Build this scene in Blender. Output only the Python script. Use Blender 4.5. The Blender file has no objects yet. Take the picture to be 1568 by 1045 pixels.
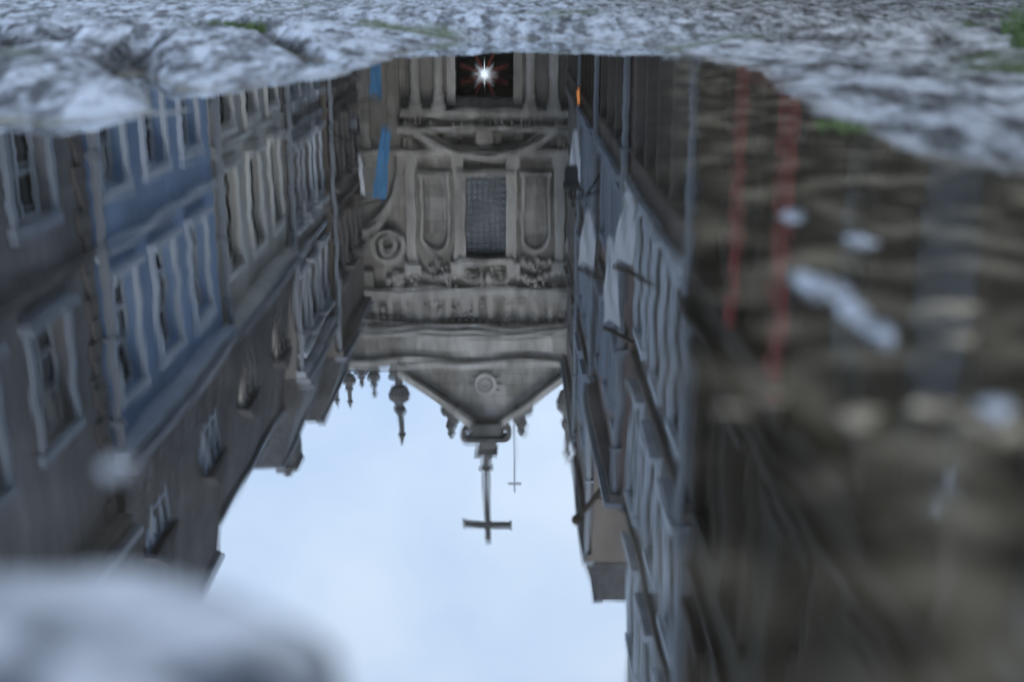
import bpy, math, random
import numpy as np
from mathutils import Vector
random.seed(4)
S=1.2
scene=bpy.context.scene
scene.view_settings.view_transform='Standard'
scene.view_settings.look='None'
scene.view_settings.exposure=0

# ------------------------------------------------------------------ materials
def newmat(name):
    m=bpy.data.materials.new(name); m.use_nodes=True
    nt=m.node_tree; nt.nodes.clear()
    return m,nt,nt.nodes,nt.links
def mat(name,c,rough=.8,var=.35,scale=1.5,bump=.3,dark=None,metal=0,streak=True,bscale=None,spec=.3,brick=None,stain=0):
    m,nt,N,L=newmat(name)
    out=N.new('ShaderNodeOutputMaterial'); p=N.new('ShaderNodeBsdfPrincipled')
    L.new(p.outputs[0],out.inputs[0])
    tc=N.new('ShaderNodeTexCoord')
    n1=N.new('ShaderNodeTexNoise'); n1.inputs['Scale'].default_value=scale; n1.inputs['Detail'].default_value=8; n1.inputs['Roughness'].default_value=.65
    mp=N.new('ShaderNodeMapping'); mp.inputs['Scale'].default_value=(1,1,.3 if streak else 1)
    L.new(tc.outputs['Object'],mp.inputs[0]); L.new(mp.outputs[0],n1.inputs['Vector'])
    r=N.new('ShaderNodeValToRGB'); r.color_ramp.elements[0].position=.3; r.color_ramp.elements[1].position=.7
    d=dark or tuple(x*(1-var) for x in c)
    l=tuple(min(1,x*(1+var*.5)) for x in c)
    r.color_ramp.elements[0].color=(*d,1); r.color_ramp.elements[1].color=(*l,1)
    L.new(n1.outputs['Fac'],r.inputs[0])
    col=r.outputs[0]
    if brick:
        sep=N.new('ShaderNodeSeparateXYZ'); L.new(tc.outputs['Object'],sep.inputs[0])
        cmb=N.new('ShaderNodeCombineXYZ')
        add=N.new('ShaderNodeMath'); add.operation='ADD'
        L.new(sep.outputs[0],add.inputs[0]); L.new(sep.outputs[1],add.inputs[1])
        L.new(add.outputs[0],cmb.inputs[0]); L.new(sep.outputs[2],cmb.inputs[1])
        b=N.new('ShaderNodeTexBrick'); b.inputs['Scale'].default_value=1
        b.inputs['Brick Width'].default_value=brick[0]; b.inputs['Row Height'].default_value=brick[1]; b.inputs['Mortar Size'].default_value=.012
        b.inputs['Color1'].default_value=(1,1,1,1); b.inputs['Color2'].default_value=(.68,.67,.65,1); b.inputs['Mortar'].default_value=(.45,.43,.4,1)
        L.new(cmb.outputs[0],b.inputs['Vector'])
        mx=N.new('ShaderNodeMixRGB'); mx.blend_type='MULTIPLY'; mx.inputs[0].default_value=.9
        L.new(col,mx.inputs[1]); L.new(b.outputs['Color'],mx.inputs[2]); col=mx.outputs[0]
    if stain:
        ns=N.new('ShaderNodeTexNoise'); ns.inputs['Scale'].default_value=.55; ns.inputs['Detail'].default_value=9; ns.inputs['Roughness'].default_value=.72
        L.new(mp.outputs[0],ns.inputs['Vector'])
        rs=N.new('ShaderNodeValToRGB'); rs.color_ramp.elements[0].position=.42; rs.color_ramp.elements[1].position=.58
        rs.color_ramp.elements[0].color=(.42,.40,.36,1); rs.color_ramp.elements[1].color=(1,1,1,1); L.new(ns.outputs['Fac'],rs.inputs[0])
        mx=N.new('ShaderNodeMixRGB'); mx.blend_type='MULTIPLY'; mx.inputs[0].default_value=stain
        L.new(col,mx.inputs[1]); L.new(rs.outputs[0],mx.inputs[2]); col=mx.outputs[0]
    L.new(col,p.inputs['Base Color'])
    p.inputs['Roughness'].default_value=rough; p.inputs['Metallic'].default_value=metal
    p.inputs['Specular IOR Level'].default_value=spec
    n2=N.new('ShaderNodeTexNoise'); n2.inputs['Scale'].default_value=bscale or scale*8; n2.inputs['Detail'].default_value=6
    L.new(tc.outputs['Object'],n2.inputs['Vector'])
    bp=N.new('ShaderNodeBump'); bp.inputs['Strength'].default_value=bump; bp.inputs['Distance'].default_value=.03
    L.new(n2.outputs['Fac'],bp.inputs['Height']); L.new(bp.outputs[0],p.inputs['Normal'])
    return m
def glassmat(name,rough=.08):
    m,nt,N,L=newmat(name)
    out=N.new('ShaderNodeOutputMaterial'); p=N.new('ShaderNodeBsdfPrincipled')
    L.new(p.outputs[0],out.inputs[0])
    p.inputs['Roughness'].default_value=rough; p.inputs['Specular IOR Level'].default_value=.9
    tc=N.new('ShaderNodeTexCoord'); n=N.new('ShaderNodeTexNoise'); n.inputs['Scale'].default_value=1.3
    bp=N.new('ShaderNodeBump'); bp.inputs['Strength'].default_value=.2; bp.inputs['Distance'].default_value=.05
    L.new(tc.outputs['Object'],n.inputs['Vector']); L.new(n.outputs['Fac'],bp.inputs['Height']); L.new(bp.outputs[0],p.inputs['Normal'])
    r=N.new('ShaderNodeValToRGB'); r.color_ramp.elements[0].position=.42; r.color_ramp.elements[1].position=.6
    r.color_ramp.elements[0].color=(.03,.034,.04,1); r.color_ramp.elements[1].color=(.24,.25,.27,1)
    n2=N.new('ShaderNodeTexNoise'); n2.inputs['Scale'].default_value=.9; L.new(tc.outputs['Object'],n2.inputs['Vector']); L.new(n2.outputs['Fac'],r.inputs[0]); L.new(r.outputs[0],p.inputs['Base Color'])
    return m
def emit(name,c,s):
    m,nt,N,L=newmat(name)
    out=N.new('ShaderNodeOutputMaterial'); e=N.new('ShaderNodeEmission'); e.inputs[0].default_value=(*c,1); e.inputs[1].default_value=s
    L.new(e.outputs[0],out.inputs[0]); return m

M=dict(
 stone=mat('church_stone',(.40,.375,.345),.85,.45,.9,.6,brick=(1.1,.5),stain=.7),
 trim=mat('church_carved_stone',(.47,.44,.40),.85,.45,1.4,.6,stain=.5),
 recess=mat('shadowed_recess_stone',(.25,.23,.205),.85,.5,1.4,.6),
 darkstone=mat('dark_stone',(.12,.115,.11),.9,.5,1.2,.5),  # darker stone for chimneys and skyline ornaments
 iron=mat('black_iron',(.03,.032,.035),.5,.2,3,.1),
 grille=mat('grey_grille_iron',(.13,.14,.15),.5,.2,3,.1),
 blue=mat('blue_painted_render',(.36,.49,.69),.75,.22,.7,.15,stain=.25),
 bluetrim=mat('pale_blue_trim',(.64,.69,.76),.7,.2,2,.1),
 bluegrey=mat('blue_grey_trim',(.36,.40,.46),.7,.2,2,.1),
 beige=mat('beige_render',(.66,.64,.58),.8,.3,.8,.2,stain=.3),
 cream=mat('cream_paint',(.78,.77,.72),.7,.2,1.5,.1),
 brown=mat('brown_render',(.20,.17,.145),.85,.4,.9,.3),
 dkbrown=mat('dark_brown_brick',(.10,.085,.06),.9,.5,1.1,.4,brick=(.3,.1)),
 grey=mat('grey_brown_render',(.37,.36,.37),.85,.4,.8,.3,stain=.4),
 taupe=mat('taupe_render',(.27,.25,.235),.85,.4,.8,.3,stain=.3),
 white=mat('white_paint',(.74,.78,.83),.55,.3,2,.1,stain=.6),
 pinkish=mat('pink_render',(.33,.25,.22),.8,.3,.8,.2),
 slate=mat('slate_roof',(.10,.10,.105),.6,.45,1.8,.5,brick=(.35,.22)),
 tile=mat('brown_tile_roof',(.16,.15,.15),.8,.6,1.2,.6,brick=(.3,.25),stain=.6),
 glass=glassmat('window_glass'),
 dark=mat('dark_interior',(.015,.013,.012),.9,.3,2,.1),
 red=mat('red_shopfront_paint',(.34,.07,.065),.6,.35,1.5,.1),
 wood=mat('dark_wood',(.08,.062,.045),.7,.3,2,.3),
 bluecloth=mat('blue_cloth',(.10,.27,.48),.8,.3,3,.1),
 whitecloth=mat('white_cloth',(.75,.77,.8),.8,.1,3,.1),
 orange=emit('orange_lamp_glow',(1,.36,.12),.6),
 star=emit('star_lantern_glow',(.8,.9,1),1.4),
 pipe=mat('grey_pipe',(.32,.34,.37),.5,.2,2,.1),
)

# ------------------------------------------------------------------ mesh helpers
class Build:
    def __init__(s,name,P):
        s.name=name; s.P=P; s.parts={}
        s.root=bpy.data.objects.new(name,None); scene.collection.objects.link(s.root)
    def g(s,part,m):
        return s.parts.setdefault((part,m),([],[]))
    def poly(s,part,m,pts,faces):
        V,F=s.g(part,m); o=len(V)
        for p in pts:
            q=s.P(*p); V.append((q[0]*S,q[1]*S,q[2]*S+.05))
        for f in faces: F.append([o+i for i in f])
    def box(s,part,m,u0,u1,v0,v1,n0,n1):
        pts=[(u0,v0,n0),(u1,v0,n0),(u1,v1,n0),(u0,v1,n0),(u0,v0,n1),(u1,v0,n1),(u1,v1,n1),(u0,v1,n1)]
        s.poly(part,m,pts,[(0,1,2,3),(4,5,6,7),(0,1,5,4),(1,2,6,5),(2,3,7,6),(3,0,4,7)])
    def prism(s,part,m,outline,n0,n1):
        k=len(outline)
        pts=[(a,b,n0) for a,b in outline]+[(a,b,n1) for a,b in outline]
        s.poly(part,m,pts,[tuple(range(k)),tuple(range(k,2*k))]+[(i,(i+1)%k,k+(i+1)%k,k+i) for i in range(k)])
    def lathe(s,part,m,u,v,n,prof,seg=14,sq=False):
        if sq: seg=4
        pts=[];F=[]
        for z,r in prof:
            for i in range(seg):
                a=2*math.pi*(i+.5)/seg
                rr=r*(1.414 if sq else 1)
                pts.append((u+rr*math.cos(a),v+z,n+rr*math.sin(a)))
        for j in range(len(prof)-1):
            for i in range(seg):
                F.append((j*seg+i,j*seg+(i+1)%seg,(j+1)*seg+(i+1)%seg,(j+1)*seg+i))
        F.append(tuple(range(seg))); F.append(tuple((len(prof)-1)*seg+i for i in range(seg)))
        s.poly(part,m,pts,F)
    def arc(s,part,m,cu,cv,ru,rv,a0,a1,w,n0,n1,seg=18):
        for i in range(seg):
            A=a0+(a1-a0)*i/seg; B=a0+(a1-a0)*(i+1)/seg
            o=[(cu+ru*math.cos(A),cv+rv*math.sin(A)),(cu+ru*math.cos(B),cv+rv*math.sin(B)),
               (cu+(ru-w)*math.cos(B),cv+(rv-w)*math.sin(B)),(cu+(ru-w)*math.cos(A),cv+(rv-w)*math.sin(A))]
            s.prism(part,m,o,n0,n1)
    def ball(s,part,m,u,v,n,ru,rv,rn):
        pts=[];F=[];K=6;seg=10
        for j in range(K+1):
            t=math.pi*j/K
            for i in range(seg):
                a=2*math.pi*i/seg
                pts.append((u+ru*math.sin(t)*math.cos(a),v+rv*math.cos(t),n+rn*math.sin(t)*math.sin(a)))
        for j in range(K):
            for i in range(seg):
                F.append((j*seg+i,j*seg+(i+1)%seg,(j+1)*seg+(i+1)%seg,(j+1)*seg+i))
        s.poly(part,m,pts,F)
    def bar(s,part,m,a,b,r):
        a=Vector(a);b=Vector(b);d=(b-a).normalized()
        x=d.orthogonal().normalized();y=d.cross(x)
        pts=[];k=6
        for c in (a,b):
            for i in range(k):
                t=2*math.pi*i/k; q=c+x*r*math.cos(t)+y*r*math.sin(t); pts.append(tuple(q))
        s.poly(part,m,pts,[tuple(range(k)),tuple(range(k,2*k))]+[(i,(i+1)%k,k+(i+1)%k,k+i) for i in range(k)])
    def wall(s,part,m,u0,u1,v0,v1,ops,n0,n1):
        us=sorted({u0,u1,*[o[0] for o in ops],*[o[1] for o in ops]}); vs=sorted({v0,v1,*[o[2] for o in ops],*[o[3] for o in ops]})
        us=[x for x in us if u0<=x<=u1]; vs=[x for x in vs if v0<=x<=v1]
        for i in range(len(us)-1):
            for j in range(len(vs)-1):
                cu=(us[i]+us[i+1])/2; cv=(vs[j]+vs[j+1])/2
                if any(o[0]<cu<o[1] and o[2]<cv<o[3] for o in ops): continue
                s.box(part,m,us[i],us[i+1],vs[j],vs[j+1],n0,n1)
    def done(s):
        import bmesh
        for (part,m),(V,F) in s.parts.items():
            me=bpy.data.meshes.new(part); me.from_pydata(V,[],F); me.update()
            bm=bmesh.new(); bm.from_mesh(me); bmesh.ops.recalc_face_normals(bm,faces=bm.faces); bm.to_mesh(me); bm.free()
            me.materials.append(M[m]); o=bpy.data.objects.new(part,me); scene.collection.objects.link(o); o.parent=s.root
        return s.root

def window(b,u0,u1,v0,v1,frame='white',trim='bluetrim',surround=.12,bars=(1,3),hood=False,recess=-.14):
    b.box('glass','glass',u0,u1,v0,v1,recess-.06,recess-.04)
    fw=.055
    n0,n1=recess-.02,recess+.03
    b.box('window_frame',frame,u0,u0+fw,v0,v1,n0,n1); b.box('window_frame',frame,u1-fw,u1,v0,v1,n0,n1)
    b.box('window_frame',frame,u0+fw,u1-fw,v0,v0+fw,n0,n1); b.box('window_frame',frame,u0+fw,u1-fw,v1-fw,v1,n0,n1)
    for i in range(bars[0]):
        c=u0+(u1-u0)*(i+1)/(bars[0]+1); b.box('window_frame',frame,c-.04,c+.04,v0+fw,v1-fw,n0,n1+.004)
    for i in range(bars[1]-1):
        c=v0+(v1-v0)*(i+1)/bars[1]; b.box('window_frame',frame,u0+fw,u1-fw,c-.025,c+.025,n0,n1-.004)
    if random.random()<.45:   # half-drawn blind / curtain behind the glass line
        h=random.uniform(.25,.7)*(v1-v0); b.box('blind','cream',u0+fw,u1-fw,v1-h,v1-fw,recess-.039,recess-.034)
    s_=surround
    if s_>0:
        b.box('surround',trim,u0-s_,u0,v0,v1,0.002,.07); b.box('surround',trim,u1,u1+s_,v0,v1,0.002,.07)
        b.box('surround',trim,u0-s_-.03,u1+s_+.03,v1,v1+s_*1.2,0.002,.09)
        b.box('sill',trim,u0-s_-.06,u1+s_+.06,v0-.1,v0,0.002,.16)
    if hood:
        b.box('hood',trim,u0-s_-.12,u1+s_+.12,v1+s_*1.2+.06,v1+s_*1.2+.16,0.002,.22)

def house(name,side,xw,y0,y1,eave,ridge,rows,bays,ww,wallm,frame='white',trim='bluetrim',roof='slate',roofback=.7,dormers=0,bars=(1,3),hood=False,shop=None,pipe=True,chim=None,depth=6,surround=.12,centres=None,quoins=False,cornice=.22,dframe='taupe',ctrim=None):
    if side=='L': P=lambda u,v,n:(xw+n,u,v)
    else: P=lambda u,v,n:(xw-n,u,v)
    b=Build(name,P)
    ctrim=ctrim or trim
    g=.004
    cs=centres or [y0+(y1-y0)*(i+.5)/bays for i in range(bays)]
    ops=[]
    for (v0,v1) in rows:
        for c in cs: ops.append((c-ww/2,c+ww/2,v0,v1))
    allops=list(ops)
    if shop:
        allops.append((y0+.35,y1-.35,0.25,shop[1]))
    b.wall('walls',wallm,y0+g,y1-g,0,eave,allops,-.3,0)
    b.box('body',wallm,y0+g,y1-g,0,eave,-depth,-.9)
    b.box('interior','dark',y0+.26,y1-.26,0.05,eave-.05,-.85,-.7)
    b.box('side','%s'%wallm,y0+g,y0+.25,0,eave,-.9,-.3); b.box('side',wallm,y1-.25,y1-g,0,eave,-.9,-.3)
    for o in ops: window(b,*o,frame=frame,trim=trim,bars=bars,hood=hood,surround=surround)
    if shop:
        c,h=shop
        n=max(2,int((y1-y0)/1.5))
        a0=y0+.35;a1=y1-.35
        for i in range(n+1):
            u=a0+(a1-a0)*i/n; b.box('shop_pilaster',c,u-.09,u+.09,0.0,h,-.1,.10)
            b.box('shop_base',c,u-.13,u+.13,0.0,.35,-.1,.15)
        b.box('shop_stall',c,a0,a1,0.02,.45,-.12,.03)
        b.box('shop_glass','glass',a0,a1,.45,h-.05,-.14,-.12)
        b.box('shop_fascia',c,a0-.15,a1+.15,h,h+.38,.003,.13)
        b.box('shop_cornice',trim,a0-.2,a1+.2,h+.38,h+.48,.003,.22)
    for (v0,v1) in rows[1:]:
        b.box('string_course',ctrim,y0+.01,y1-.01,v0-.42,v0-.32,.003,.08)
    b.box('cornice',ctrim,y0,y1,eave-.16,eave-.02,.003,cornice)
    b.box('gutter','pipe',y0,y1,eave,eave+.1,-.02,cornice+.1)
    if pipe:
        b.bar('downpipe','pipe',(y0+.12,0,.1),(y0+.12,eave,.1),.06)
        for k in range(5): b.box('bracket','pipe',y0+.04,y0+.2,.6+k*eave/5,.66+k*eave/5,.003,.18)
    if quoins:
        v=0;k=0
        while v<eave-.3:
            w=.35 if k%2 else .22
            b.box('quoin',ctrim,y1-w,y1-.005,v+.01,v+.24,.003,.05); v+=.26;k+=1
    if ridge>eave+.1:
        mid=ridge
        pts=[(y0+g,eave+.02,.2),(y1-g,eave+.02,.2),(y1-g,mid,-roofback),(y0+g,mid,-roofback),(y0+g,eave+.02,-depth),(y1-g,eave+.02,-depth),(y1-g,mid,-depth+.5),(y0+g,mid,-depth+.5)]
        b.poly('roof',roof,pts,[(0,1,2,3),(4,5,6,7),(0,3,7,4),(1,2,6,5),(3,2,6,7),(0,1,5,4)])
        b.box('ridge_cap','pipe',y0,y1,mid,mid+.07,-roofback-.12,-roofback+.08)
        for i in range(dormers):
            c=y0+(y1-y0)*(i+.5)/dormers; v0=eave+.5; v1=min(eave+1.75,mid-.3)
            b.box('dormer',wallm,c-.5,c+.5,v0,v1,-1.2,.02)
            b.box('dormer_glass','glass',c-.36,c+.36,v0+.12,v1-.12,.023,.03)
            for q in (c-.4,c,c+.36): b.box('dormer_frame',dframe,q-.03,q+.04,v0+.08,v1-.08,.024,.07)
            b.box('dormer_frame',dframe,c-.42,c+.42,(v0+v1)/2-.03,(v0+v1)/2+.03,.024,.06)
            b.prism('dormer_roof',roof,[(c-.62,v1),(c+.62,v1),(c,v1+.42)],-1.3,.15)
    if chim:
        for (u,top,w) in chim:
            b.box('chimney','darkstone',u-w/2,u+w/2,eave,top-.25,-roofback-.45,-roofback+.04)
            b.box('chimney_cap','darkstone',u-w/2-.05,u+w/2+.05,top-.25,top-.12,-roofback-.5,-roofback+.09)
            for q in (-w/4,w/4): b.lathe('chimney_pot','darkstone',u+q,top-.12,-roofback-.2,[(0,.11),(.12,.10),(.16,.12)])
    return b

# ------------------------------------------------------------------ left row
house('grey_town_house','L',-5,5,13.85,6.4,10.2,[(.7,2.2),(3.25,4.6)],4,1.05,'grey',trim='bluegrey',ctrim='taupe',roof='tile',roofback=.3,dormers=3,centres=[6.2,8.3,10.3,12.3],quoins=True,surround=.1).done()
house('blue_town_house','L',-5,13.9,19.85,5.6,9.8,[(.75,2.25),(3.35,4.9)],3,.95,'blue',trim='bluetrim',roof='tile',roofback=.35,dormers=2,centres=[14.85,16.7,18.55],bars=(1,3),dframe='bluegrey').done()
house('beige_town_house','L',-5,19.9,26.1,5.6,9.2,[(.5,2.2),(2.9,4.7)],3,1.0,'beige',frame='wood',trim='cream',roof='tile',roofback=.35,dormers=2,bars=(1,2)).done()
house('taupe_town_house','L',-4.95,26.15,31.2,8.6,10.7,[(.6,2.1),(3.3,4.9),(6.2,7.7)],3,.9,'taupe',trim='white',roof='slate',roofback=.5,bars=(1,4),hood=True,chim=[(28.3,11.7,.7)]).done()
house('brown_town_house','L',-4.8,31.25,37.6,9.6,11.5,[(.6,2.2),(3.3,4.8),(6,7.4)],3,.9,'brown',trim='taupe',roof='slate',roofback=.5,bars=(1,4),hood=True).done()
# ------------------------------------------------------------------ right row
house('dark_brick_house','R',1.95,-6,12.2,12.6,14,[(3.4,5.2),(6.4,8.1),(9.3,10.9)],9,.95,'dkbrown',frame='wood',trim='wood',shop=('wood',2.6),pipe=False,centres=[-4.6,-2.6,-.6,1.4,3.4,5.4,7.4,9.4,11.2],surround=.06,cornice=.1).done()
house('white_trimmed_house','R',1.95,12.25,18.4,12.6,13.6,[(3.0,5.0),(5.9,7.7),(8.6,10.4)],3,1.0,'taupe',frame='white',trim='white',ctrim='brown',shop=('brown',2.3),bars=(1,3),hood=False,surround=.10,cornice=.12).done()
house('pink_town_house','R',1.85,18.45,24.3,8.2,9.4,[(3.0,4.6),(5.7,7.2)],3,1.0,'pinkish',frame='white',trim='bluegrey',ctrim='taupe',shop=('brown',2.3),roofback=1.5,bars=(1,3),surround=.12).done()
house('brown_town_house','R',1.8,24.35,30.4,12.2,13.3,[(3.0,4.8),(5.9,7.5),(8.7,10.3)],3,1.0,'brown',frame='white',trim='bluegrey',ctrim='brown',shop=('wood',2.3),roofback=.1,bars=(1,3),hood=False,cornice=.12).done()
house('grey_town_house','R',1.8,30.45,37.6,11.6,12.7,[(3.0,4.6),(5.8,7.3),(8.5,9.9)],4,.9,'brown',frame='white',trim='taupe',shop=('brown',2.3),roofback=.1,bars=(1,3),cornice=.12).done()

P=lambda u,v,n:(1.95-n,u,v)
b=Build('red_shopfront',P)
for u,w in ((7.7,.16),(9.3,.12)): 
    b.box('pilaster','red',u-w,u+w,0,2.35,.155,.22); b.box('pedestal','red',u-w-.03,u+w+.03,0,.4,.155,.25)
    b.box('capital','red',u-w-.03,u+w+.03,2.3,2.45,.155,.25)
b.box('fascia','wood',7.4,9.6,2.45,2.75,.155,.22); b.box('stall','red',7.9,9.1,.05,.5,.155,.18)
b.done()

# ------------------------------------------------------------------ church
P=lambda u,v,n:(u,40-n,v)
C=-.9
b=Build('church',P)
door=(C-.95,C+.95,0,3.4); win=(C-.65,C+.7,5.9,8.75)
b.wall('facade','stone',-6.4,4.6,0,12.4,[door,win],-.6,0)
b.box('nave','stone',-6.2,4.4,0,12.0,-18,-1.6)
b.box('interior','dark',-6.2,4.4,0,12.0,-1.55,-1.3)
for sgn in (-1,1):
    b.box('door_jamb','trim',C+sgn*.95-(.28 if sgn<0 else 0),C+sgn*.95+(.28 if sgn>0 else 0),0,3.55,.003,.22)
    for q in (1.5,2.25):
        c=C+sgn*q
        b.lathe('column','trim',c,0,.4,[(0,.26),(.5,.26),(.55,.2),(.65,.24),(.75,.17),(3.2,.15),(3.25,.19),(3.35,.16),(3.6,.26),(3.7,.26)],16)
        b.box('column_plinth','trim',c-.3,c+.3,0,.5,.003,.7)
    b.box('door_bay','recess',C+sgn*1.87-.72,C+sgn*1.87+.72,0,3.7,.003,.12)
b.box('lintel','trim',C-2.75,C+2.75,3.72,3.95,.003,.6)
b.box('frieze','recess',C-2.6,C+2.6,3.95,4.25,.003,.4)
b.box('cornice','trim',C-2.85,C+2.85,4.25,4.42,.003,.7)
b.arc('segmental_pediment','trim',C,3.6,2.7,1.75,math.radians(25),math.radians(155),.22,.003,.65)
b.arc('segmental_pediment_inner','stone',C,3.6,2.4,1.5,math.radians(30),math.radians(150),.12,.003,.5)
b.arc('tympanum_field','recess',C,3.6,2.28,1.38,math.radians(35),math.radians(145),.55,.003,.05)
def relief(u0,u1,v0,v1,n,s_,nz=.1):
    for k in range(n):
        u=random.uniform(u0,u1); v=random.uniform(v0,v1); r_=s_*random.uniform(.5,1.2)
        if random.random()<.4: b.arc('carved_scroll','trim',u,v,r_,r_,random.uniform(0,2),random.uniform(3.5,6),r_*.45,.024,nz*1.2,seg=8)
        else: b.ball('carved_relief','trim',u,v,nz*.5,r_*.7,r_*random.uniform(.5,1.3),nz)
for k in range(15):
    a=random.uniform(-1,1); b.ball('carved_relief','trim',C+a*1.3,4.62+random.random()*.3*(1-abs(a)),.12,.14,.12,.14)
b.ball('cartouche','trim',C,4.7,.2,.35,.38,.22)
relief(C-2.6,C+2.6,3.98,4.22,26,.1,.5)
relief(C-3.3,C-2.2,4.6,5.0,10,.16); relief(C+2.2,C+3.3,4.6,5.0,10,.16)
relief(C-2.2,C-1.2,8.75,9.15,10,.14,.16); relief(C+1.2,C+2.2,8.75,9.15,10,.14,.16)
relief(C-.8,C+.8,9.0,9.6,14,.17,.2)
relief(C-3.0,C-1.0,9.3,9.75,14,.14,.2); relief(C+1.0,C+3.0,9.3,9.75,14,.14,.2)
relief(C-5.2,C+5.2,10.2,10.75,46,.13,.2)
for sgn in (-1,1):
    for q,w in ((.92,.26),(2.5,.32)):
        c=C+sgn*q
        b.box('pilaster','trim',c-w/2,c+w/2,5.45,8.95,.003,.22)
        b.box('pilaster_base','trim',c-w/2-.08,c+w/2+.08,5.3,5.6,.003,.3)
        b.box('pilaster_capital','trim',c-w/2-.1,c+w/2+.1,8.85,9.2,.003,.34)
    c=C+sgn*1.7
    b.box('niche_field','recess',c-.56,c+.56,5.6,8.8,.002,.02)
    b.box('niche_side','trim',c-.5,c-.4,5.95,7.95,.021,.16); b.box('niche_side','trim',c+.4,c+.5,5.95,7.95,.021,.16)
    b.box('niche_sill','trim',c-.56,c+.56,5.82,5.95,.021,.22)
    b.arc('niche_arch','trim',c,7.95,.5,.6,0,math.pi,.1,.021,.18)
    b.box('niche_panel','stone',c-.36,c+.36,6.0,7.9,.021,.06)
    b.arc('volute','trim',C+sgn*3.3,8.3,.62,.62,0,2*math.pi,.16,.003,.3)
    b.arc('volute','trim',C+sgn*3.3,8.3,.32,.32,0,2*math.pi,.12,.003,.34)
    b.arc('volute_sweep','trim',C+sgn*4.3,5.2,1.6,2.7,math.radians(90),math.radians(0 if sgn<0 else 180),.22,.003,.28)
    for q in (3.0,4.0,5.1): 
        b.box('outer_pilaster','stone',C+sgn*q-.16,C+sgn*q+.16,9.2,9.8,.003,.2)
        b.box('lower_outer_pilaster','stone',C+sgn*q-.2,C+sgn*q+.2,0,5.0,.003,.2)
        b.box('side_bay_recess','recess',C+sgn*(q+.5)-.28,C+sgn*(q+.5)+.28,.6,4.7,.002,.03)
b.box('belt','trim',-6.4,4.6,5.05,5.3,.003,.35)
w=win
b.box('window_glass','glass',w[0],w[1],w[2],w[3],-.42,-.38)
for i in range(8):
    c=w[0]+(w[1]-w[0])*i/7; b.box('grille','grille',c-.025,c+.025,w[2],w[3],-.2,-.15)
for i in range(14):
    c=w[2]+(w[3]-w[2])*i/13; b.box('grille','grille',w[0],w[1],c-.018,c+.018,-.198,-.152)
b.box('window_jamb','trim',w[0]-.14,w[0],w[2],w[3],.003,.26); b.box('window_jamb','trim',w[1],w[1]+.14,w[2],w[3],.003,.26)
b.box('window_sill','trim',w[0]-.3,w[1]+.3,w[2]-.16,w[2],.003,.4)
b.box('window_head','trim',w[0]-.25,w[1]+.25,w[3],w[3]+.2,.003,.36)
for sgn in (-1,1): b.arc('window_scroll','trim',C+sgn*.45,w[3]+.45,.4,.3,0,math.pi,.1,.003,.35)
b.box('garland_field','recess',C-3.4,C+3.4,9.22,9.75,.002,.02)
for k in range(34):
    t=k/33; u=C-3.3+6.6*t; b.ball('garland','trim',u,9.5-.28*abs(math.sin(t*math.pi*4)),.12,.13,.13,.16)
b.box('architrave','trim',-6.5,4.7,9.8,10.12,.003,.3)
b.box('frieze_band','stone',-6.4,4.6,10.12,10.85,.003,.16)
for k in range(22): b.box('triglyph','trim',-6.3+k*.5,-6.3+k*.5+.2,10.15,10.82,.165,.20)
for k in range(46): b.box('dentil','trim',-6.4+k*.24,-6.4+k*.24+.12,10.88,10.97,.003,.26)
b.box('main_cornice','trim',-6.6,4.8,11.0,11.18,.003,.5); b.box('main_cornice_top','trim',-6.7,4.9,11.18,11.3,.003,.62)
b.box('attic_cap','trim',-6.5,4.7,12.4,12.6,-.65,.25)
b.box('attic_panel','trim',C-2.4,C+2.4,11.55,12.15,.003,.06)
hw=2.95;ap=15.0;bs=12.6
b.prism('tympanum','stone',[(C-hw,bs),(C+hw,bs),(C,ap)],-.5,.0)
for sgn in (-1,1):
    o=[(C+sgn*(hw+.1),bs),(C+sgn*(hw+.1),bs+.22),(C,ap+.32),(C,ap+.02)]
    b.prism('raking_cornice','trim',o,-.52,.4)
    for q in range(9):
        t=(q+.5)/9; b.ball('crocket','darkstone',C+sgn*(hw*(1-t)),bs+.3+(ap-bs)*t,.05,.09,.13,.09)
    b.ball('acroterion','darkstone',C+sgn*1.15,14.55,.1,.22,.3,.17)
    b.ball('acroterion','darkstone',C+sgn*1.45,14.2,.1,.22,.3,.17)
    b.lathe('pediment_statue','darkstone',C+sgn*1.25,14.1,.05,[(0,.26),(.3,.24),(.5,.15),(.75,.22),(.95,.12),(1.05,.15),(1.25,.05)],10)
    b.arc('apex_scroll','darkstone',C+sgn*.62,15.2,.28,.34,0,2*math.pi,.2,-.2,.2)
b.arc('medallion','trim',C,13.25,.42,.42,0,2*math.pi,.1,.003,.12)
for k in range(12):
    a=k*math.pi/6; b.prism('medallion_ray','trim',[(C+.12*math.cos(a-.3),13.25+.12*math.sin(a-.3)),(C+.6*math.cos(a),13.25+.6*math.sin(a)),(C+.12*math.cos(a+.3),13.25+.12*math.sin(a+.3))],.003,.06)
b.lathe('apex_pedestal','darkstone',C,14.7,0,[(0,.55),(.5,.5),(.55,.62),(.68,.62),(.74,.34),(1.1,.26),(1.15,.36),(1.25,.36),(1.3,.16),(1.7,.13),(1.75,.2),(1.85,.1)],4,True)
b.box('cross','iron',C-.1,C+.1,16.3,19.4,-.08,.08)
b.box('cross','iron',C-.82,C+.82,18.54,18.76,-.083,.083)
for q in (-.82,.82): b.box('cross','iron',C+q-.04,C+q+.04,18.5,18.8,-.1,.1)
b.box('ghost_cross','pipe',C+.96,C+1.02,14.5,17.5,-.3,-.26); b.box('ghost_cross','pipe',C+.74,C+1.24,17.13,17.20,-.303,-.257)  # thin pale cross added to model a doubled reflection of the main cross
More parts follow.
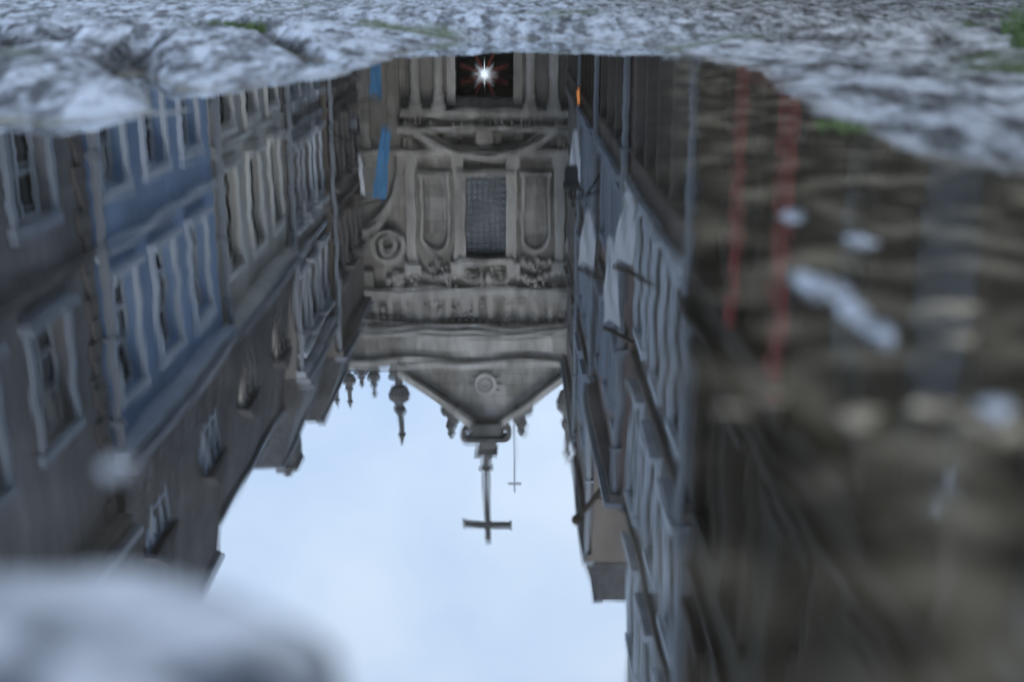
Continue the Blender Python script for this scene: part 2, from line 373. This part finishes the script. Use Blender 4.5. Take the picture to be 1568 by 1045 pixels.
urn=[(0,.3),(.35,.3),(.4,.36),(.5,.36),(.55,.14),(.75,.12),(.85,.26),(1.15,.36),(1.35,.33),(1.5,.16),(1.6,.14),(1.68,.2),(1.8,.2),(1.95,.1),(2.5,.09),(2.6,.15),(2.7,.09),(3.0,.02)]
for u,k in ((-3.95,1.03),(2.0,1.3),(3.6,1.0)): 
    b.lathe('urn_finial','darkstone',u,12.5,-.1,[(z*k,r*k**.5) for z,r in urn],14)
for u,k in ((-6.2,.6),(-5.75,.62),(-5.3,.34),(-4.85,.5)):
    b.lathe('pinnacle','darkstone',u,12.4,-.1,[(z*k,r*.75) for z,r in urn],10)
for k in range(14): b.lathe('baluster','trim',-6.3+k*.17,12.4,-.25,[(0,.05),(.1,.07),(.25,.03),(.32,.05)],8)
b.box('balustrade_rail','trim',-6.4,-4.2,12.72,12.8,-.35,-.15)
b.done()
b=Build('star_lantern',P)
for k in range(16):
    a=k*math.pi/8; L_=.48 if k%2==0 else .26
    b.poly('ray','star',[(C+.045*math.cos(a-.5),2.6+.045*math.sin(a-.5),.0),(C+L_*math.cos(a),2.6+L_*math.sin(a),.0),(C+.045*math.cos(a+.5),2.6+.045*math.sin(a+.5),.0),(C,2.6,.06),(C,2.6,-.06)],[(0,1,3),(1,2,3),(0,1,4),(1,2,4)])
b.ball('core','star',C,2.6,0,.05,.05,.05)
for k in range(8):
    a=(k+.5)*math.pi/4; b.bar('spoke','red',(C+.2*math.cos(a),2.6+.2*math.sin(a),-.1),(C+.85*math.cos(a),2.6+.75*math.sin(a),-.1),.025)
b.bar('cord','iron',(C,2.65,0),(C,3.4,0),.01)
b.done()

# ------------------------------------------------------------------ street bits
W=lambda u,v,n:(u,v,n)
def banner(name,m,x0,y,z0,z1,w,wallx,tilt=0):
    b=Build(name,W)
    b.bar('pole','wood',(wallx,y,z1+.3),(x0+(w if x0>wallx else 0),y,z1+.05),.03)
    pts=[];F=[];nx,nz=5,12
    for j in range(nz+1):
        for i in range(nx+1):
            t=j/nz
            pts.append((x0+w*i/nx*(1-.3*t)+tilt*t,y+.06*math.sin(i*1.7+j*.5)*t,z1-(z1-z0)*t-.05*math.sin(i)))
    for j in range(nz):
        for i in range(nx):
            a=j*(nx+1)+i; F.append((a,a+1,a+nx+2,a+nx+1))
    b.poly('cloth',m,pts,F); b.done()
banner('blue_banner','bluecloth',-3.9,33,3.6,5.5,.40,-4.8,.32)
banner('blue_banner','bluecloth',-4.0,34,1.5,2.8,.36,-4.8,.1)
banner('white_banner','whitecloth',-4.25,33.2,4.4,5.4,.14,-4.8)
banner('white_banner','whitecloth',1.25,22,3.9,4.9,.3,1.8,.1)
banner('white_banner','whitecloth',1.35,29,3.2,4.4,.3,1.8,.1)
banner('white_banner','whitecloth',1.3,15.2,2.4,3.3,.28,1.9,.12)
banner('white_banner','whitecloth',1.45,18.2,3.6,5.0,.25,1.9,.0)
b=Build('flag_pole',W); b.bar('pole','wood',(1.9,20,8.2),(1.22,20,9.2),.05); b.ball('knob','wood',1.2,20,9.22,.1,.1,.1); b.bar('stay','wood',(1.85,20,8.8),(1.5,20,8.8),.02); b.done()
for y,z in ((28.6,2.4),):
    b=Build('orange_wall_lantern',W); b.box('glow','orange',1.53,1.59,y-.05,y+.05,z-.25,z+.1); b.box('cap','iron',1.46,1.66,y-.1,y+.1,z+.1,z+.16); b.box('base','iron',1.47,1.65,y-.09,y+.09,z-.3,z-.25); b.bar('arm','iron',(1.56,y,z+.16),(1.8,y,z+.35),.02); b.done()
def lamp(y,x,wallx,z):
    b=Build('wall_lantern',W)
    b.bar('arm','iron',(wallx,y,z+.5),(x,y,z+.6),.025); b.bar('brace','iron',(wallx,y,z+.1),((x+wallx)/2,y,z+.55),.02); b.bar('hanger','iron',(x,y,z+.6),(x,y,z+.38),.02)
    b.box('glass','glass',x-.11,x+.11,y-.11,y+.11,z,z+.3); b.box('cap','iron',x-.15,x+.15,y-.15,y+.15,z+.3,z+.38); b.box('base','iron',x-.1,x+.1,y-.1,y+.1,z-.05,z)
    for i in(-1,1):
        for j in (-1,1): b.box('corner','iron',x+i*.115-.012,x+i*.115+.012,y+j*.115-.012,y+j*.115+.012,z,z+.3)
    b.done()
lamp(31.3,-4.1,-4.8,3.1); lamp(24.3,1.2,1.8,3.4)

# ------------------------------------------------------------------ ground sheet with puddle hollow
rng=np.random.RandomState(3)
tab=rng.rand(256,256)
def vnoise(x,y):
    xi=np.floor(x).astype(int); yi=np.floor(y).astype(int); fx=x-xi; fy=y-yi
    fx=fx*fx*(3-2*fx); fy=fy*fy*(3-2*fy)
    g=lambda a,b:tab[a%256,b%256]
    return (g(xi,yi)*(1-fx)+g(xi+1,yi)*fx)*(1-fy)+(g(xi,yi+1)*(1-fx)+g(xi+1,yi+1)*fx)*fy
def fbm(x,y,o=4):
    s=0;a=.5
    for k in range(o):
        s=s+a*(vnoise(x*2**k+17*k,y*2**k+31*k)-.5); a*=.55
    return s
poly=[(-.75,.75),(-.52,1.09),(-.42,1.08),(-.32,1.18),(-.32,1.40),(-.32,1.60),(-.24,1.72),(-.21,2.3),(-.12,2.9),(.1,3.0),(.30,2.6),(.36,1.9),(.335,1.5),(.30,1.15),(.30,.93),(.36,.80),(.6,.68),(.8,.3),(.6,-.6),(-.6,-.6),(-1.0,.2)]
def segdist(x,y,a,b,sy=1):
    ax,ay=a;bx,by=b;ay*=sy;by*=sy;y=y*sy;dx=bx-ax;dy=by-ay
    t=np.clip(((x-ax)*dx+(y-ay)*dy)/(dx*dx+dy*dy),0,1)
    return np.hypot(x-ax-t*dx,y-ay-t*dy)
def sdf(x,y):
    d=np.full(x.shape,1e9); ins=np.zeros(x.shape,bool)
    n=len(poly)
    for i in range(n):
        a=poly[i];b_=poly[(i+1)%n]
        d=np.minimum(d,segdist(x,y,a,b_))
        c=((a[1]>y)!=(b_[1]>y)) & (x<(b_[0]-a[0])*(y-a[1])/((b_[1]-a[1])+1e-12)+a[0])
        ins^=c
    return np.where(ins,-d,d)
cracks=[[(-2.2,4.2),(-.95,2.2),(-.74,1.9),(-.62,2.0),(-.50,1.6),(-.36,1.34)],[(-.74,1.9),(-.80,2.4),(-.78,3.0),(-.52,2.6),(-.30,1.9)],[(.5,2.6),(.9,2.2),(1.5,2.3)]]
def height(x,y):
    wx=x+.06*fbm(x*4,y*4,3); wy=y+.12*fbm(x*4+50,y*4,3)
    d=sdf(wx,wy)
    out=.058*(1-np.exp(-np.maximum(d,0)/.28)); inn=-.016*(1-np.exp(-np.maximum(-d,0)/.15))
    z=np.where(d>0,out,inn)
    amp=np.clip(d/.2,0,1)
    fade=np.clip(1.5-np.hypot(x,y)/12,0.1,1)
    z=z+fade*amp*(.026*fbm(x*3.5,y*3.5,3)+.018*fbm(x*9,y*6,3)+.026*(.25-np.abs(fbm(x*20+5,y*11,3)))+.012*fbm(x*60,y*40,2))+.006*fbm(x*20,y*20,4)*np.clip(1-np.abs(d)*2,.35,1)
    ck=np.zeros_like(x)
    for ci,c in enumerate(cracks):
        for a,b_ in zip(c[:-1],c[1:]):
            dd=segdist(x+.04*fbm(x*12,y*12,2),y+.10*fbm(x*12+9,y*12,2),a,b_,.28)
            g=np.exp(-(dd/.024)**2); z=z-.035*g; ck=np.maximum(ck,np.exp(-(dd/.022)**4))
    return z,ck
ang=np.concatenate([np.arange(-180,-40,5),np.arange(-40,40,.12),np.arange(40,180,5)])
ang=np.radians(ang)
rad=np.concatenate([[.05,.1,.15,.2,.25,.3,.4,.5,.6],np.arange(.65,1.2,.01),np.geomspace(1.2,8,420),np.geomspace(8.5,700,40)])
A,R=np.meshgrid(ang,rad)
X=R*np.sin(A);Y=R*np.cos(A);Z,CK=height(X,Y)
na=len(ang);nr=len(rad)
V=np.stack([X,Y,Z],-1).reshape(-1,3).tolist()
F=[]
for j in range(nr-1):
    for i in range(na):
        F.append((j*na+i,j*na+(i+1)%na,(j+1)*na+(i+1)%na,(j+1)*na+i))
V.append((0,0,-.02)); c=len(V)-1
for i in range(na): F.append((c,(i+1)%na,i))
me=bpy.data.meshes.new('ground'); me.from_pydata(V,[],F); me.update()
at=me.attributes.new('crack_dark','FLOAT','POINT'); at.data.foreach_set('value',np.append(CK.reshape(-1),0).astype(np.float32))
for p in me.polygons: p.use_smooth=True
gr=bpy.data.objects.new('ground',me); scene.collection.objects.link(gr)
m,nt,N,L=newmat('wet_pavement')
out=N.new('ShaderNodeOutputMaterial'); p=N.new('ShaderNodeBsdfPrincipled'); L.new(p.outputs[0],out.inputs[0])
geo=N.new('ShaderNodeNewGeometry'); sep=N.new('ShaderNodeSeparateXYZ'); L.new(geo.outputs['Position'],sep.inputs[0])
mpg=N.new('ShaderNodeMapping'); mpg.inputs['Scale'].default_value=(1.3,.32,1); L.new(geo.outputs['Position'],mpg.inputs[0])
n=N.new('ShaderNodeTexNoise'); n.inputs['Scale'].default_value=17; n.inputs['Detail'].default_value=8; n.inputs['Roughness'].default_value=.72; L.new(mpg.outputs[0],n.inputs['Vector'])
r=N.new('ShaderNodeValToRGB'); e=r.color_ramp.elements; e[0].position=.42; e[0].color=(.075,.085,.105,1); e[1].position=.56; e[1].color=(.70,.80,.94,1); L.new(n.outputs['Fac'],r.inputs[0])  # pale blue end paints the wet sky highlights into the base colour
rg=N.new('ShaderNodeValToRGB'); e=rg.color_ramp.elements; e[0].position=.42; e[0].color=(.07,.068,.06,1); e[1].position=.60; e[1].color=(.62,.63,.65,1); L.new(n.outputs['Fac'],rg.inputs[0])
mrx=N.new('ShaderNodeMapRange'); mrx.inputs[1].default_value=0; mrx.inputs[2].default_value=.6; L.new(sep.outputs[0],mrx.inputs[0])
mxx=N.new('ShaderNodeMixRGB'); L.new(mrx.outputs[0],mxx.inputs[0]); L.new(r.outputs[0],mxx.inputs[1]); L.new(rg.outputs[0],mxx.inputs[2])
n3=N.new('ShaderNodeTexNoise'); n3.inputs['Scale'].default_value=2.3; n3.inputs['Detail'].default_value=6; L.new(geo.outputs['Position'],n3.inputs['Vector'])
r3=N.new('ShaderNodeValToRGB'); r3.color_ramp.elements[0].position=.58; r3.color_ramp.elements[1].position=.68; L.new(n3.outputs['Fac'],r3.inputs[0])
mx=N.new('ShaderNodeMixRGB'); mx.inputs[2].default_value=(.10,.14,.055,1); L.new(r3.outputs[0],mx.inputs[0]); L.new(mxx.outputs[0],mx.inputs[1])
an=N.new('ShaderNodeAttribute'); an.attribute_name='crack_dark'
mc=N.new('ShaderNodeMixRGB'); mc.inputs[2].default_value=(.012,.014,.013,1); L.new(an.outputs['Fac'],mc.inputs[0]); L.new(mx.outputs[0],mc.inputs[1])  # nearly black colour along the crack lines
mr=N.new('ShaderNodeMapRange'); mr.inputs[1].default_value=-.006; mr.inputs[2].default_value=.006; mr.inputs[3].default_value=1; mr.inputs[4].default_value=0; L.new(sep.outputs[2],mr.inputs[0])
nb=N.new('ShaderNodeTexNoise'); nb.inputs['Scale'].default_value=13; nb.inputs['Detail'].default_value=4; L.new(geo.outputs['Position'],nb.inputs['Vector'])
rb=N.new('ShaderNodeValToRGB'); e=rb.color_ramp.elements; e[0].position=.42; e[0].color=(.02,.017,.012,1); e[1].position=.66; e[1].color=(.42,.36,.26,1); L.new(nb.outputs['Fac'],rb.inputs[0])
mx2=N.new('ShaderNodeMixRGB'); L.new(mr.outputs[0],mx2.inputs[0]); L.new(mc.outputs[0],mx2.inputs[1]); L.new(rb.outputs[0],mx2.inputs[2])
L.new(mx2.outputs[0],p.inputs['Base Color'])
p.inputs['Roughness'].default_value=.4; p.inputs['Specular IOR Level'].default_value=.6
bp=N.new('ShaderNodeBump'); bp.inputs['Strength'].default_value=.8; bp.inputs['Distance'].default_value=.012
n4=N.new('ShaderNodeTexNoise'); n4.inputs['Scale'].default_value=60; n4.inputs['Detail'].default_value=4; L.new(geo.outputs['Position'],n4.inputs['Vector'])
L.new(n4.outputs['Fac'],bp.inputs['Height']); L.new(bp.outputs[0],p.inputs['Normal'])
me.materials.append(m)

# water
me=bpy.data.meshes.new('puddle_water'); me.from_pydata([(-2.2,-1.2,0),(2.2,-1.2,0),(2.2,4.2,0),(-2.2,4.2,0)],[],[(0,1,2,3)])
wo=bpy.data.objects.new('puddle_water',me); scene.collection.objects.link(wo)
m,nt,N,L=newmat('water')
def math_(op,a,b_=None,clamp=False):
    n=N.new('ShaderNodeMath'); n.operation=op; n.use_clamp=clamp
    for i,q in enumerate((a,b_)):
        if q is None: continue
        if isinstance(q,(int,float)): n.inputs[i].default_value=q
        else: L.new(q,n.inputs[i])
    return n.outputs[0]
out=N.new('ShaderNodeOutputMaterial'); mix=N.new('ShaderNodeMixShader'); tr=N.new('ShaderNodeBsdfTransparent'); gl=N.new('ShaderNodeBsdfGlossy')
tr.inputs[0].default_value=(.85,.82,.74,1); gl.inputs['Roughness'].default_value=.0; gl.inputs['Color'].default_value=(.95,.98,1,1)
geo=N.new('ShaderNodeNewGeometry'); sep=N.new('ShaderNodeSeparateXYZ'); L.new(geo.outputs['Position'],sep.inputs[0])
q=math_('SUBTRACT',sep.outputs[0],math_('MULTIPLY',sep.outputs[1],.12))
n5=N.new('ShaderNodeTexNoise'); n5.inputs['Scale'].default_value=24; n5.inputs['Detail'].default_value=3; L.new(geo.outputs['Position'],n5.inputs['Vector'])
q=math_('ADD',q,math_('MULTIPLY',math_('SUBTRACT',n5.outputs['Fac'],.5),.04))
ms=N.new('ShaderNodeMapRange'); ms.interpolation_type='SMOOTHSTEP'; ms.inputs[1].default_value=-.005; ms.inputs[2].default_value=.06; L.new(q,ms.inputs[0])
lw=N.new('ShaderNodeLayerWeight'); lw.inputs['Blend'].default_value=.5
mr=N.new('ShaderNodeMapRange'); mr.inputs[1].default_value=.3; mr.inputs[2].default_value=.95; mr.inputs[3].default_value=.74; mr.inputs[4].default_value=.88; L.new(lw.outputs['Facing'],mr.inputs[0])
fac=math_('MULTIPLY',mr.outputs[0],math_('SUBTRACT',1.0,math_('MULTIPLY',ms.outputs[0],.42)))
L.new(fac,mix.inputs[0]); L.new(gl.outputs[0],mix.inputs[2]); L.new(mix.outputs[0],out.inputs[0])
df=N.new('ShaderNodeBsdfDiffuse')
rs=N.new('ShaderNodeValToRGB'); e=rs.color_ramp.elements; e[0].position=.48; e[0].color=(.075,.068,.05,1); e[1].position=.70; e[1].color=(.66,.59,.45,1); L.new(n5.outputs['Fac'],rs.inputs[0]); L.new(rs.outputs[0],df.inputs[0])
mh=N.new('ShaderNodeMixShader'); L.new(math_('ADD',.24,math_('MULTIPLY',ms.outputs[0],.38)),mh.inputs[0]); L.new(tr.outputs[0],mh.inputs[1]); L.new(df.outputs[0],mh.inputs[2]); L.new(mh.outputs[0],mix.inputs[1])
mp=N.new('ShaderNodeMapping'); mp.inputs['Scale'].default_value=(1.4,.6,1); L.new(geo.outputs['Position'],mp.inputs[0])
n=N.new('ShaderNodeTexNoise'); n.inputs['Scale'].default_value=32; n.inputs['Detail'].default_value=1.5; n.inputs['Roughness'].default_value=.5; L.new(mp.outputs[0],n.inputs['Vector'])
ax=math_('ABSOLUTE',sep.outputs[0])
side=N.new('ShaderNodeMapRange'); side.interpolation_type='SMOOTHSTEP'; side.inputs[1].default_value=.03; side.inputs[2].default_value=.22; L.new(ax,side.inputs[0])
k=math_('ADD',1.0,math_('ADD',math_('MULTIPLY',ms.outputs[0],3.0),math_('MULTIPLY',side.outputs[0],.45)))
hgt=math_('MULTIPLY',n.outputs['Fac'],k)
bp=N.new('ShaderNodeBump'); bp.inputs['Strength'].default_value=1; bp.inputs['Distance'].default_value=.00013
L.new(hgt,bp.inputs['Height']); L.new(bp.outputs[0],gl.inputs['Normal'])
wo.data.materials.append(m)

# rocks
def rock(name,x,y,z,sx,sy,sz,m,seed,rot=0,amp=.35,sub=4):
    import bmesh
    from mathutils import noise
    bm=bmesh.new(); bmesh.ops.create_icosphere(bm,subdivisions=sub,radius=1)
    for v in bm.verts:
        q=v.co*1.3+Vector((seed*7.1,seed,0))
        v.co*=1+amp*(noise.noise(q)+.5*noise.noise(q*2.3)+.25*noise.noise(q*5))
        v.co=Vector((v.co.x*sx,v.co.y*sy,v.co.z*sz))
    me=bpy.data.meshes.new(name); bm.to_mesh(me); bm.free()
    for p_ in me.polygons: p_.use_smooth=True
    o=bpy.data.objects.new(name,me); o.location=(x,y,z); o.rotation_euler=(0,0,rot); scene.collection.objects.link(o); me.materials.append(m); return o
def rockmat(name,a,b_,sc,rough,lo=.38,hi=.6):
    m,nt,N,L=newmat(name)
    out=N.new('ShaderNodeOutputMaterial'); p=N.new('ShaderNodeBsdfPrincipled'); L.new(p.outputs[0],out.inputs[0])
    geo=N.new('ShaderNodeNewGeometry'); n=N.new('ShaderNodeTexNoise'); n.inputs['Scale'].default_value=sc; n.inputs['Detail'].default_value=3; L.new(geo.outputs['Position'],n.inputs['Vector'])
    r=N.new('ShaderNodeValToRGB'); e=r.color_ramp.elements; e[0].position=lo; e[0].color=(*a,1); e[1].position=hi; e[1].color=(*b_,1); L.new(n.outputs['Fac'],r.inputs[0]); L.new(r.outputs[0],p.inputs['Base Color'])
    p.inputs['Roughness'].default_value=rough; p.inputs['Specular IOR Level'].default_value=.7
    bp=N.new('ShaderNodeBump'); bp.inputs['Strength'].default_value=.5; bp.inputs['Distance'].default_value=.004; n2=N.new('ShaderNodeTexNoise'); n2.inputs['Scale'].default_value=sc*4; L.new(geo.outputs['Position'],n2.inputs['Vector']); L.new(n2.outputs['Fac'],bp.inputs['Height']); L.new(bp.outputs[0],p.inputs['Normal'])
    return m
RM=rockmat('wet_pale_rock',(.09,.11,.15),(.78,.85,.95),30,.25,.44,.54)
PM=rockmat('pale_pebble',(.30,.34,.40),(.70,.77,.88),90,.25)
TM=rockmat('tan_pebble',(.12,.10,.07),(.60,.53,.40),70,.4)
rock('wet_rock',-.100,.154,-.006,.076,.060,.026,RM,1,.1,.2,5)
rock('wet_rock',.004,.116,-.004,.064,.054,.020,RM,2,-.35,.2,5)
pebs=[(.1285,.487,.007,.022,.1,PM,.0005),(.131,.445,.006,.022,-.1,PM,.0005),(.1335,.415,.0045,.012,.0,PM,.0003),(.152,.64,.006,.009,0,PM,0),(.172,.58,.007,.011,.3,PM,0),
(.076,.338,.018,.012,.1,TM,-.002),(.100,.328,.018,.010,.4,TM,-.002),(.122,.338,.012,.010,.2,TM,-.002),(.16,.41,.022,.014,.3,TM,-.002),
(.144,.332,.0045,.007,.2,PM,-.0005),(.136,.318,.007,.009,.2,TM,-.001),(.17,.45,.02,.012,.5,TM,-.002),(-.102,.288,.0045,.005,0,PM,-.0003)]
for i,(x,y,a,c_,ro,mm,zz) in enumerate(pebs):
    rock('pebble',x,y,zz-.001,a,c_,.0035,mm,i+3,ro,.7,3)

# grass tufts
def tuft(name,x,y,z,n_,h,spread,m):
    V=[];F=[]
    for k in range(n_):
        a=random.uniform(0,6.28); r_=spread*random.random()**.5; bx=x+r_*math.cos(a); by=y+r_*math.sin(a)
        hh=h*random.uniform(.5,1); lean=random.uniform(.1,.7)*hh; la=random.uniform(0,6.28); w=.0022
        px,py=-math.sin(la)*w,math.cos(la)*w; o=len(V)
        for t in (0,.35,.7,1):
            cx=bx+lean*t*t*math.cos(la); cy=by+lean*t*t*math.sin(la); ww=1-t*.9
            V.append((cx-px*ww,cy-py*ww,z+hh*t)); V.append((cx+px*ww,cy+py*ww,z+hh*t))
        for t in range(3): F.append((o+2*t,o+2*t+1,o+2*t+3,o+2*t+2))
    me=bpy.data.meshes.new(name); me.from_pydata(V,[],F); me.materials.append(m); o=bpy.data.objects.new(name,me); scene.collection.objects.link(o)
GM=mat('grass_blades',(.12,.19,.07),.6,.4,20,.1)
tuft('grass_tuft',.70,1.6,.03,350,.05,.05,GM)
tuft('grass_tuft',.85,1.9,.03,400,.07,.09,GM)
tuft('moss_clump',-.62,2.55,.03,900,.025,.11,GM)
tuft('moss_clump',.30,1.08,.0,70,.006,.04,GM)

# ------------------------------------------------------------------ world + sun
wd=bpy.data.worlds.new('World'); scene.world=wd; wd.use_nodes=True
nt=wd.node_tree; N=nt.nodes; L=nt.links; N.clear()
out=N.new('ShaderNodeOutputWorld'); bg=N.new('ShaderNodeBackground'); sky=N.new('ShaderNodeTexSky'); sky.sky_type='NISHITA'; sky.sun_disc=False
sky.sun_elevation=math.radians(45); sky.sun_rotation=math.radians(172)
tc=N.new('ShaderNodeTexCoord'); n=N.new('ShaderNodeTexNoise'); n.inputs['Scale'].default_value=3.2; n.inputs['Detail'].default_value=5
L.new(tc.outputs['Generated'],n.inputs['Vector'])
r=N.new('ShaderNodeValToRGB'); e=r.color_ramp.elements; e[0].position=.36; e[0].color=(5.6,7.5,10.6,1); e[1].position=.66; e[1].color=(8.6,9.9,11.6,1); L.new(n.outputs['Fac'],r.inputs[0])
mx=N.new('ShaderNodeMixRGB'); mx.inputs[0].default_value=.85; L.new(sky.outputs[0],mx.inputs[1]); L.new(r.outputs[0],mx.inputs[2])
L.new(mx.outputs[0],bg.inputs[0]); bg.inputs[1].default_value=.118; L.new(bg.outputs[0],out.inputs[0])
sd=bpy.data.lights.new('sun','SUN'); sd.energy=1.1; sd.angle=math.radians(20); sd.color=(1,.97,.94)
so=bpy.data.objects.new('sun',sd); scene.collection.objects.link(so)
el=math.radians(45); az=math.radians(172)
d=Vector((math.sin(az)*math.cos(el),math.cos(az)*math.cos(el),math.sin(el)))
so.rotation_euler=d.to_track_quat('Z','Y').to_euler(); so.location=(0,0,60)

# ------------------------------------------------------------------ camera
cd=bpy.data.cameras.new('camera'); co=bpy.data.objects.new('camera',cd); scene.collection.objects.link(co)
co.location=(0,0,.12); co.rotation_euler=(math.radians(90-16.51),0,0)
cd.lens=42; cd.sensor_width=36; cd.clip_start=.01; cd.clip_end=2000
cd.dof.use_dof=True; cd.dof.focus_distance=45; cd.dof.aperture_fstop=4.6
scene.camera=co
